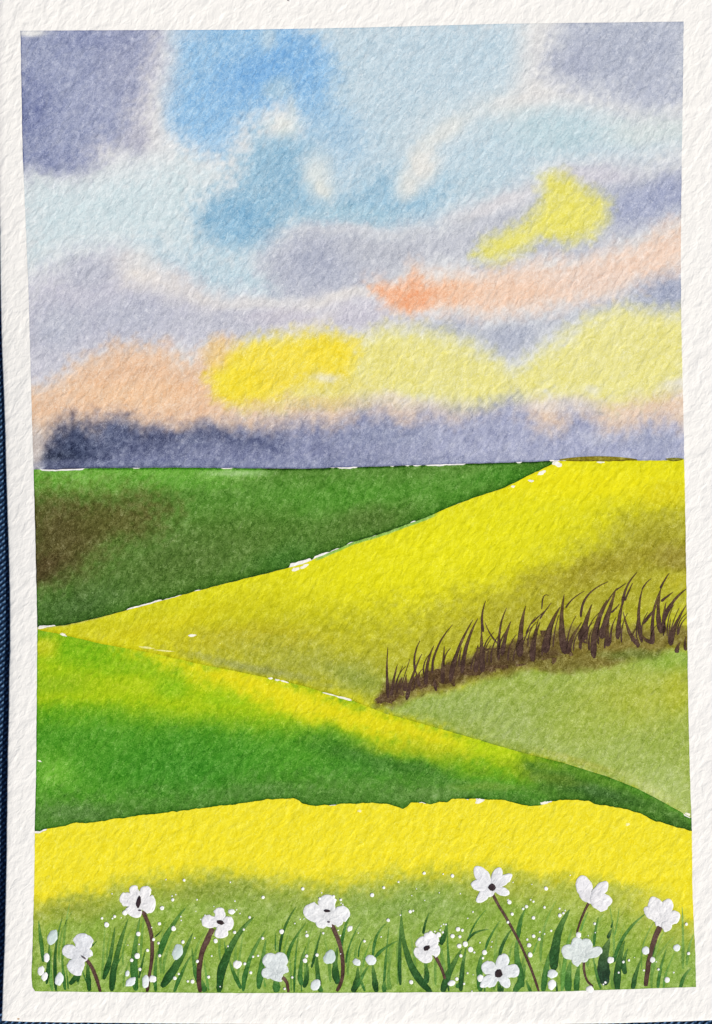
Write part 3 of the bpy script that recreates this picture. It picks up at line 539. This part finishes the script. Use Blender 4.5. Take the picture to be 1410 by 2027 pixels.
# ---- green grass
DK, MD, LT = (26, 78, 26), (50, 108, 40), (98, 154, 64)
grass = {
'A': [((215, 1010), (195, 820), (170, 625), 40, MD), ((245, 1215), (275, 950), (270, 830), 34, DK), ((335, 1278), (290, 930), (392, 600), 30, DK), ((420, 1270), (395, 1100), (388, 920), 30, MD), ((448, 1260), (440, 1150), (428, 1070), 12, MD),
      ((460, 1215), (530, 1150), (578, 1050), 50, DK), ((530, 1195), (560, 1130), (584, 1020), 24, DK), ((645, 1278), (628, 1120), (632, 985), 44, DK), ((622, 1210), (590, 1120), (565, 1050), 10, MD), ((655, 870), (690, 840), (714, 812), 12, DK),
      ((775, 1170), (850, 1000), (882, 680), 48, DK), ((855, 1278), (855, 1020), (1008, 600), 62, DK), ((905, 1025), (930, 980), (948, 945), 10, MD), ((1080, 1275), (1030, 1000), (1115, 595), 66, MD), ((1105, 1160), (1140, 1000), (1168, 890), 20, DK),
      ((1262, 1282), (1245, 1080), (1280, 900), 34, MD), ((1255, 775), (1290, 745), (1322, 708), 9, DK), ((300, 1278), (270, 1130), (290, 880), 34, LT), ((250, 1180), (220, 1100), (190, 1060), 20, MD)],
'B': [((0, 1240), (150, 1060), (292, 735), 78, DK), ((-20, 960), (30, 720), (228, 500), 56, MD), ((118, 1288), (190, 1080), (278, 945), 34, MD), ((345, 1210), (300, 1080), (283, 870), 40, MD), ((440, 1270), (410, 1120), (400, 990), 22, LT),
      ((535, 1288), (560, 860), (862, 585), 78, DK), ((602, 930), (592, 870), (584, 815), 14, MD), ((740, 1255), (660, 1090), (628, 985), 38, MD), ((760, 1278), (770, 1000), (968, 710), 44, MD), ((905, 1258), (925, 1050), (975, 790), 56, MD),
      ((1100, 915), (1105, 700), (1255, 490), 26, DK), ((1060, 905), (1055, 800), (1066, 735), 10, MD), ((1072, 1288), (1060, 1200), (1085, 1110), 72, MD), ((1168, 1010), (1175, 850), (1345, 645), 32, MD), ((1235, 1288), (1235, 1000), (1275, 750), 18, MD),
      ((1305, 1225), (1260, 1110), (1345, 860), 48, MD), ((1325, 1245), (1370, 1130), (1352, 1010), 46, DK), ((405, 1285), (380, 1220), (370, 1170), 60, MD), ((965, 1240), (960, 1200), (950, 1150), 16, LT), ((1304, 1282), (1298, 1240), (1302, 1190), 8, MD)],
'C': [((268, 1060), (310, 900), (358, 715), 24, DK), ((348, 1285), (315, 1120), (320, 950), 50, DK), ((362, 1287), (350, 1250), (345, 1210), 36, MD), ((515, 1210), (460, 1080), (512, 870), 68, DK), ((545, 870), (560, 700), (632, 560), 28, MD),
      ((588, 1020), (595, 850), (730, 630), 16, MD), ((703, 965), (705, 850), (755, 785), 12, MD), ((650, 1288), (705, 1180), (698, 1050), 60, DK), ((700, 1240), (740, 1110), (805, 1040), 30, MD), ((765, 1278), (730, 1200), (722, 1140), 24, MD), ((752, 1060), (750, 950), (835, 790), 9, LT),
      ((872, 1288), (850, 1150), (838, 1030), 54, DK), ((840, 955), (845, 740), (962, 650), 24, MD), ((855, 970), (930, 870), (1072, 810), 28, MD), ((935, 1288), (955, 1000), (988, 680), 22, MD), ((945, 1288), (940, 1230), (950, 1180), 44, MD),
      ((1095, 1222), (1075, 900), (1108, 520), 34, DK), ((1385, 1288), (1110, 1060), (1104, 560), 66, DK), ((1335, 1205), (1350, 1100), (1318, 1000), 50, DK), ((1308, 745), (1315, 650), (1365, 545), 22, DK)],
'D': [((455, 1288), (480, 1140), (635, 880), 66, DK), ((622, 1278), (630, 1050), (672, 870), 42, DK), ((525, 1130), (492, 900), (500, 640), 22, MD), ((432, 845), (478, 770), (490, 645), 50, DK), ((512, 1280), (505, 1230), (495, 1180), 14, DK),
      ((683, 815), (730, 710), (885, 705), 22, DK), ((695, 790), (740, 640), (860, 520), 13, MD), ((808, 1280), (775, 1000), (835, 930), 60, MD), ((848, 895), (890, 760), (990, 620), 22, MD), ((983, 955), (1010, 800), (1115, 685), 30, DK),
      ((1118, 1288), (1215, 1150), (1215, 1020), 62, MD), ((1200, 1240), (1120, 960), (1150, 770), 66, MD), ((1158, 790), (1155, 640), (1228, 505), 42, MD), ((1275, 1288), (1250, 1230), (1230, 1180), 30, MD), ((985, 1285), (985, 1240), (970, 1180), 44, DK), ((1012, 1285), (1016, 1250), (1014, 1220), 16, DK), ((845, 1285), (842, 1240), (848, 1200), 14, MD), ((590, 1250), (600, 1215), (640, 1190), 50, MD)],
'E': [((730, 1288), (745, 1080), (815, 860), 60, MD), ((832, 1085), (820, 760), (978, 520), 90, DK), ((860, 1288), (855, 1240), (858, 1190), 18, DK), ((965, 1288), (955, 1120), (988, 1000), 72, MD), ((1042, 1288), (1040, 1130), (1068, 1020), 56, MD),
      ((1268, 1255), (1210, 1080), (1195, 940), 26, MD), ((1203, 860), (1212, 700), (1245, 590), 24, MD), ((1305, 1225), (1270, 950), (1352, 790), 112, (22, 60, 34)), ((905, 1285), (930, 900), (1000, 700), 40, LT), ((640, 930), (660, 830), (740, 740), 12, LT), ((1080, 720), (1100, 640), (1150, 540), 16, LT)],
'F': [((525, 1285), (520, 1000), (600, 810), 62, DK), ((498, 1010), (545, 740), (795, 555), 34, MD), ((605, 1120), (560, 1020), (628, 880), 50, DK), ((672, 1262), (690, 1130), (745, 990), 44, DK), ((905, 1258), (915, 1080), (985, 890), 32, MD),
      ((960, 1252), (955, 1130), (1065, 920), 20, LT), ((1115, 1262), (1130, 1130), (1220, 1065), 34, MD), ((845, 960), (870, 880), (898, 790), 22, DK), ((470, 1000), (490, 960), (500, 930), 14, DK), ((440, 790), (455, 740), (480, 700), 30, (30, 70, 30)), ((470, 690), (480, 650), (490, 620), 16, DK), ((500, 760), (520, 720), (545, 500), 10, LT)]}
i = 0
for rg, L in grass.items():
    for (a, b_, c_, wd, col) in L:
        i += 1
        tip = tuple(.45*np.array(col)+.55*np.array((140, 174, 76)))
        up(stroke_mesh('grass_blade', q(rg, a, b_, c_), wd/4.7*1.02, col, tip, M_stroke, root, .34+.02*(i % 9), 'blade'))

for k in range(60):                            # faint thin blades of diluted green behind the rest
    x0 = rng.uniform(75, 1368); y0 = rng.uniform(1900, 1962); h_ = rng.uniform(50, 130); ln = rng.uniform(-.15, .45)
    up(stroke_mesh('grass_blade', [(x0, y0), (x0+rng.uniform(-8, 4), y0-h_*.55), (x0+h_*ln, y0-h_)], rng.uniform(2.5, 6), (106, 150, 62), (142, 176, 78), M_stroke, root, .30+.01*(k % 4), 'blade'))
# ---- flowers
STEM = (78, 54, 44)
def petal(parent, reg, base, tip, wd, kind='round', tone=(240, 240, 240), lift=0.0, name='petal'):
    (bx, by), (tx, ty) = q(reg, base, tip); wd = wd/4.7; cnt[0] += 1; s_ = cnt[0]
    L = math.hypot(tx-bx, ty-by); ux, uy = (tx-bx)/L, (ty-by)/L; nx, ny = -uy, ux
    m = 30; th = np.linspace(0, 2*math.pi, m, endpoint=False)
    # outline: narrow at the base, full towards the tip
    a = .5-.5*np.cos(th)                      # 0 at base, 1 at tip
    if kind == 'round': wl = np.sin(th)*(.52+.60*a)
    else: wl = np.sin(th)*(.62+.42*a)*np.clip(1.25-.5*a**2, 0, 1)
    al = a*L; off = wl*wd/2*1.14
    j = 1+.20*fbm(np.cos(th)*3+s_, np.sin(th)*3, 1.3, s_, 2)+.10*vnoise(th*4.2+s_, th*0+s_, s_)
    ox = bx+ux*al+nx*off*j; oy = by+uy*al+ny*off*j
    cx, cy = bx+ux*L*.58, by+uy*L*.58
    rings = [(1.0, 0.0), (.93, .45), (.8, .62), (.6, .60), (.35, .55), (.12, .5)]
    V = []; Cc = []; 
    for (r, h) in rings:
        X_ = cx+(ox-cx)*r; Y_ = cy+(oy-cy)*r
        strk = vnoise(((X_-bx)*nx+(Y_-by)*ny)*1.1+s_, ((X_-bx)*ux+(Y_-by)*uy)*.22, s_)
        V.append(world(X_, Y_, .62+lift+h*.9+.34*strk*(r < .95)))
        t = np.array(tone, float)+15*strk[:, None]-16*(1-np.clip(((X_-bx)*ux+(Y_-by)*uy)/L*1.3, 0, 1))[:, None]-(10 if r == 1.0 else 0)
        Cc.append(lin(np.clip(t, 20, 252)))
    V.append(world(np.array([cx]), np.array([cy]), .62+lift+.45)); Cc.append(lin(np.array([tone], float)))
    co = np.concatenate(V); cc = np.concatenate(Cc); F = []
    for k in range(len(rings)-1):
        for e in range(m): e2 = (e+1) % m; F.append((k*m+e, k*m+e2, (k+1)*m+e2, (k+1)*m+e))
    ce = len(rings)*m
    for e in range(m): F.append(((len(rings)-1)*m+e, (len(rings)-1)*m+(e+1) % m, ce))
    return up(make(name, co, F, cc*K, M_gouache, parent))
def blob(name, x, y, rx, ry, rot, tone, parent, mat, base=.5, h=.7, jag=.12, m=18):
    cnt[0] += 1; s_ = cnt[0]; th = np.linspace(0, 2*math.pi, m, endpoint=False)
    j = 1+jag*fbm(np.cos(th)*2+s_*3, np.sin(th)*2, 1.1, s_, 2)
    c_, n_ = math.cos(R(rot)), math.sin(R(rot)); V = []; Cc = []
    for (r, hh) in ((1, 0), (.88, .6), (.6, .95), (.25, 1)):
        a = np.cos(th)*rx*j*r; b = np.sin(th)*ry*j*r
        V.append(world(x+a*c_-b*n_, y+a*n_+b*c_, base+h*hh)); t = np.array(tone, float)+np.zeros((m, 3))-(8 if r == 1 else 0)+6*fbm(a, b, 4, s_, 2)[:, None]
        Cc.append(lin(np.clip(t, 8, 252)))
    V.append(world(np.array([x]), np.array([y]), base+h)); Cc.append(lin(np.array([tone], float)))
    F = []
    for k in range(3):
        for e in range(m): e2 = (e+1) % m; F.append((k*m+e, k*m+e2, (k+1)*m+e2, (k+1)*m+e))
    for e in range(m): F.append((3*m+e, 3*m+(e+1) % m, 4*m))
    return up(make(name, np.concatenate(V), F, np.concatenate(Cc)*K, mat, parent))
def flower(reg, c_, petals, stem=None, centre=None, tone=(240, 240, 242), label=None, sw=36, kind='round', core=60):
    (x, y), = q(reg, c_)
    f = blob('painted_flower', x, y, core/4.7/2, core/4.7/2, 0, tone, root, M_gouache, .5, .35)
    if label: f['label'] = label
    if stem:
        up(stroke_mesh('stem', q(reg, *stem), sw/4.7, tuple(np.array(STEM)+14), STEM, M_stroke, f, .54, 'stem', 28, .10))
    for k, pt in enumerate(petals):
        tip, wd = pt[0], pt[1]; b0 = pt[2] if len(pt) > 2 else c_; kd = pt[3] if len(pt) > 3 else kind
        petal(f, reg, b0, tip, wd, kd, tone, .05*k)
    if centre:
        cx, cy, rx, ry, rot = centre; (px_, py_), = q(reg, (cx, cy))
        blob('flower_centre', px_, py_, rx/4.7, ry/4.7, rot, (46, 32, 38), f, M_stroke, 1.9, .25, .3)
    return f
flower('A', (1100, 460), [((1045, 296), 100), ((1198, 305), 105), ((930, 400), 135), ((1262, 470), 165), ((1040, 585), 150), ((985, 545), 70)], [(1140, 535), (1290, 800), (1215, 1010), (1182, 1285)], (1104, 448, 20, 52, 10), (242, 242, 244), 'white five-petalled flower with a dark slit centre, near the left', 38)
flower('A', (590, 960), [((560, 742), 150, (600, 940)), ((640, 760), 110, (590, 930)), ((395, 885), 135), ((665, 900), 90), ((470, 1108), 165, (590, 965))], [(600, 965), (690, 1060), (710, 1160), (748, 1285)], None, (232, 235, 240), 'white flower with no dark centre in the bottom left corner', 38, core=90)
flower('B', (545, 650), [((542, 500), 110), ((375, 615), 125), ((672, 635), 125), ((565, 785), 130), ((660, 690), 70)], [(478, 695), (380, 880), (320, 1020), (362, 1288)], (550, 638, 36, 20, 12), (242, 242, 246), 'four-petalled white flower with a thick brown stem', 54)
flower('B', (1075, 1120), [((980, 930), 140), ((1120, 918), 140), ((930, 1105), 100), ((1055, 1180), 130), ((1165, 1040), 110)], [(1125, 1150), (1180, 1190), (1175, 1240), (1182, 1288)], None, (222, 230, 231), 'pale bluish white flower with a short stem', 32, core=110)
flower('C', (430, 610), [((198, 505), 165), ((620, 530), 150), ((405, 380), 165), ((310, 660), 110), ((560, 640), 90), ((395, 665), 110)], [(435, 625), (545, 800), (620, 1120), (502, 1278)], (412, 530, 32, 12, 0), (238, 240, 242), 'large white flower with three broad petals', 42, core=100)
flower('D', (310, 885), [((225, 790), 125), ((365, 735), 150), ((190, 940), 110), ((280, 1015), 130), ((430, 910), 120), ((395, 800), 110)], [(380, 945), (430, 1030), (455, 1090), (475, 1165)], (308, 875, 33, 20, -25), (240, 241, 244), 'ragged white flower with a slanted dark centre', 32, core=110)
flower('D', (912, 318), [((755, 118), 118), ((990, 128), 100), ((1100, 192), 90), ((716, 280), 105), ((768, 448), 95), ((1075, 372), 85), ((880, 400), 80)], [(908, 350), (1000, 560), (1190, 760), (1348, 1282)], (912, 313, 34, 36, 20), (238, 240, 244), 'tall six-petalled white flower, highest of all', 28, kind='point', core=100)
flower('D', (970, 1110), [((1035, 930), 125), ((815, 1040), 130, (970, 1090)), ((1168, 1085), 135, (985, 1100), 'round'), ((805, 1235), 95), ((1072, 1242), 100), ((875, 1240), 90)], None, (970, 1112, 36, 42, 15), (234, 239, 242), 'low star-shaped white flower with a square dark centre', kind='point', core=110)
flower('E', (1165, 430), [((1085, 202), 165, (1140, 450)), ((1330, 262), 110), ((1375, 440), 145), ((1330, 510), 110), ((1250, 400), 90)], [(1170, 430), (1120, 520), (1080, 600), (1045, 735)], None, (238, 238, 242), 'white tulip-like flower with three petals and no dark centre', 24, kind='point', core=70)
flower('E', (1110, 965), [((905, 880), 135), ((1020, 782), 125), ((1145, 790), 120), ((1278, 885), 100), ((1000, 1010), 100)], [(1112, 980), (1100, 1120), (1130, 1190), (1195, 1235)], None, (224, 233, 231), 'pale greenish white flower on a thin curved stem', 24, core=90)
flower('F', (940, 640), [((850, 400), 140), ((780, 500), 110), ((1015, 420), 135), ((1110, 560), 130), ((1030, 695), 110), ((880, 620), 90)], [(945, 645), (860, 790), (820, 950), (792, 1232)], None, (240, 240, 242), 'upright white flower at the right with a thick grey-brown stem', 54, kind='point', core=90)
# small marks where the stems meet the petals
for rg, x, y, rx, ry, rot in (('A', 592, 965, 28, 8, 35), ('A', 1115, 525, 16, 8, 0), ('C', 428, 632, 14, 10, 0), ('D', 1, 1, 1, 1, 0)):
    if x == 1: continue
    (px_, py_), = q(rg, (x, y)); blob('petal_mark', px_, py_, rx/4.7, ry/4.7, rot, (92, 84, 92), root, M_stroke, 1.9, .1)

# ---- white buds
buds = {'A': [(298, 775, 46, 78, 20, 2), (245, 970, 27, 42, 0, 0), (192, 1090, 32, 42, 15, 0), (228, 1143, 30, 44, 20, 0), (365, 1170, 38, 62, 10, 1), (998, 1113, 20, 30, 15, 1), (1030, 1190, 56, 36, -40, 1), (1168, 1195, 32, 62, 5, 1), (1233, 1165, 36, 34, 0, 0)],
        'B': [(150, 915, 46, 78, 22, 2), (708, 1030, 38, 38, 0, 0), (652, 538, 34, 24, 0, 0)],
        'C': [(432, 962, 54, 66, 15, 2), (308, 1218, 42, 56, 25, 1), (688, 1008, 38, 34, 20, 1), (822, 990, 46, 50, -30, 1), (624, 697, 22, 30, 35, 0)],
        'D': [(537, 1202, 36, 28, -10, 0), (806, 1158, 30, 32, 0, 0), (822, 1225, 24, 20, 0, 0)],
        'E': [(818, 1118, 48, 42, -25, 1), (812, 1220, 38, 48, 15, 0), (1165, 1262, 36, 34, 0, 0), (1060, 755, 26, 26, 0, 0)],
        'F': [(1080, 875, 38, 32, -30, 1), (793, 900, 34, 42, 0, 1), (855, 987, 25, 27, 0, 0), (990, 1172, 25, 28, 0, 0), (467, 990, 30, 32, 0, 0)]}
TN = [(246, 248, 248), (228, 236, 238), (206, 222, 220)]
for rg, L in buds.items():
    for (x, y, rx, ry, rot, k) in L:
        (px_, py_), = q(rg, (x, y)); blob('white_bud', px_, py_, rx/4.7, ry/4.7, rot, TN[k], root, M_gouache, .5, .9, .22, 22)

# ---- splattered specks
dots = {'A': [(805, 660, 26), (762, 600, 13), (880, 583, 15), (858, 603, 10), (855, 372, 8), (975, 550, 26), (1323, 503, 20), (1297, 650, 17), (1357, 238, 7), (1100, 745, 23), (1242, 797, 16), (1288, 830, 14), (1187, 898, 16), (1090, 950, 30), (1038, 990, 18), (1300, 947, 16), (1115, 1075, 17), (1107, 843, 9), (1003, 850, 6), (655, 925, 20), (940, 595, 7), (1225, 685, 8)],
 'B': [(40, 240, 8), (210, 245, 14), (640, 265, 9), (1315, 325, 17), (945, 405, 17), (105, 427, 17), (98, 393, 9), (132, 380, 8), (330, 427, 10), (683, 440, 9), (5, 505, 22), (113, 695, 25), (180, 585, 9), (183, 620, 9), (320, 535, 6), (487, 490, 7), (730, 555, 8), (697, 520, 9), (820, 590, 14), (765, 705, 12), (680, 730, 17), (505, 810, 23), (618, 860, 10), (1117, 723, 24), (942, 785, 15), (333, 1000, 17), (467, 950, 10), (308, 783, 9), (200, 820, 17), (125, 1157, 19), (160, 1118, 12), (245, 1185, 13), (288, 1188, 20), (438, 1145, 16), (775, 1022, 15), (852, 958, 12), (898, 948, 12), (830, 1105, 15), (545, 1235, 8), (1353, 760, 19), (1348, 725, 9), (1240, 648, 9), (1290, 608, 8), (1324, 604, 7), (1350, 950, 17), (1335, 993, 24), (1216, 1148, 13), (1145, 1255, 13), (365, 610, 8), (405, 572, 9)],
 'C': [(362, 362, 8), (472, 397, 17), (345, 415, 14), (540, 427, 14), (542, 458, 8), (558, 470, 8), (831, 383, 22), (940, 315, 15), (1076, 262, 11), (1315, 180, 16), (1243, 325, 7), (1200, 388, 7), (1320, 433, 7), (980, 617, 18), (1185, 537, 17), (1213, 530, 11), (1095, 570, 9), (376, 738, 13), (515, 712, 9), (535, 760, 9), (760, 812, 14), (915, 772, 9), (703, 737, 6), (537, 930, 8), (318, 940, 18), (1195, 1193, 22)],
 'D': [(458, 188, 9), (545, 205, 18), (422, 362, 7), (618, 370, 8), (735, 540, 10), (687, 600, 8), (1075, 450, 22), (1062, 432, 12), (1272, 427, 10), (1298, 445, 11), (1233, 490, 17), (1202, 512, 13), (1100, 560, 16), (1060, 635, 15), (1298, 595, 19), (462, 655, 9), (484, 657, 10), (440, 672, 8), (430, 707, 9), (380, 722, 10), (342, 737, 22), (415, 752, 26), (455, 730, 12), (545, 765, 22), (595, 700, 23), (637, 710, 15), (613, 770, 16), (608, 857, 24), (665, 840, 27), (713, 890, 27), (748, 917, 11), (623, 948, 17), (800, 826, 9), (912, 818, 8), (905, 865, 8), (843, 917, 25), (828, 970, 13), (685, 1110, 11), (737, 1125, 6), (585, 1163, 18), (653, 1210, 12), (725, 1278, 9), (1300, 765, 18), (1352, 793, 15), (1240, 797, 12), (1257, 850, 23), (1267, 940, 26), (1356, 730, 9)],
 'E': [(757, 323, 20), (625, 285, 7), (450, 265, 7), (742, 497, 14), (883, 510, 11), (935, 527, 9), (885, 573, 20), (918, 552, 13), (805, 716, 12), (743, 745, 9), (700, 727, 9), (1210, 650, 14), (1215, 733, 8), (1150, 762, 7)],
 'F': [(1170, 655, 16), (1190, 927, 16), (583, 1005, 14), (635, 990, 13), (540, 1105, 11), (910, 1075, 13), (1053, 1105, 10), (890, 1005, 7), (775, 1085, 11), (415, 1195, 13), (397, 1215, 10), (687, 965, 6), (90, 200, 7)]}
allb = []
for rg, L in dots.items():
    for (x, y, r) in L:
        (px_, py_), = q(rg, (x, y)); allb.append((r/4.7, px_, py_))
allb.sort(reverse=True)
small = []
for k, (r, x, y) in enumerate(allb):
    o = blob('paint_speck', x, y, r*(.8 if r < 2.2 else .88), r*(.84 if r < 2.2 else .92), 0, (250, 252, 250), root, M_gouache, 1.1 if r > 2.6 else .45, .5, .16, 14)
    if k >= 100: small.append(o)
if small:                                     # the tiniest specks, gathered as one part
    vs, fs, cs = [], [], []
    for o in small:
        me = o.data; n0 = len(vs)
        vs += [tuple(v.co) for v in me.vertices]; fs += [tuple(i+n0 for i in p.vertices) for p in me.polygons]
        cs += [tuple(d_.color)[:3] for d_ in me.color_attributes['pigment'].data]
        bpy.data.objects.remove(o); bpy.data.meshes.remove(me)
    o = make('fine_paint_spatter', vs, fs, np.array(cs), M_gouache, root); o['kind'] = 'stuff'; o['label'] = 'tiniest spatters of white paint over the meadow'
    
# ---- flecks of bare paper left by masking
WH = (250, 247, 232)
flecks = [(125, 1256, 6, 3, 10), (380, 1258, 7, 3, -5), (290, 1282, 17, 1.7, 6, (240, 236, 140)), (325, 1288, 20, 1.6, 4, (240, 236, 150)), (535, 1343, 4.5, 2, 0), (549, 1346, 5, 1.8, 8), (563, 1349, 9, 1.6, 14), (652, 1374, 14, 1.3, 15), (680, 1382, 19, 2, 14),
          (712, 1605, 3.6, 2.6, 0, (250, 244, 170)), (1243, 1632, 3.8, 2.8, 0, (250, 244, 170)), (1102, 918, 9, 4.5, 20), (1073, 936, 8, 3.5, -25), (1052, 952, 6, 2.2, 0), (1016, 963, 4.5, 2, 0), (1190, 915, 8, 1.6, 0), (1093, 912, 5, 1.6, 0), (948, 1586, 9, 4, -15), (1078, 1589, 8, 2.5, -10), (1362, 1612, 7, 2.5, 20), (78, 1507, 4, 1.5, 20), (71, 1352, 1.6, 2.5, 0), (82, 1243, 9, 1.8, -8), (585, 1127, 8, 3.5, -15), (603, 1121, 9, 3.2, -22)]
for fl in flecks:
    x, y, rx, ry, rot = fl[:5]; tn = fl[5] if len(fl) > 5 else WH
    blob('bare_paper_fleck', x, y, rx, ry, rot, tn, root, M_wash, .30, .02, .5, 20)
# a stray brown speck and a fibre in the border
blob('paper_speck', 36, 2018, 2.4, 1.8, 0, (196, 170, 140), root, M_stroke, .05, .05)
blob('paper_speck', 571, 1, 2.6, 1.2, 20, (120, 120, 120), root, M_stroke, .05, .05)
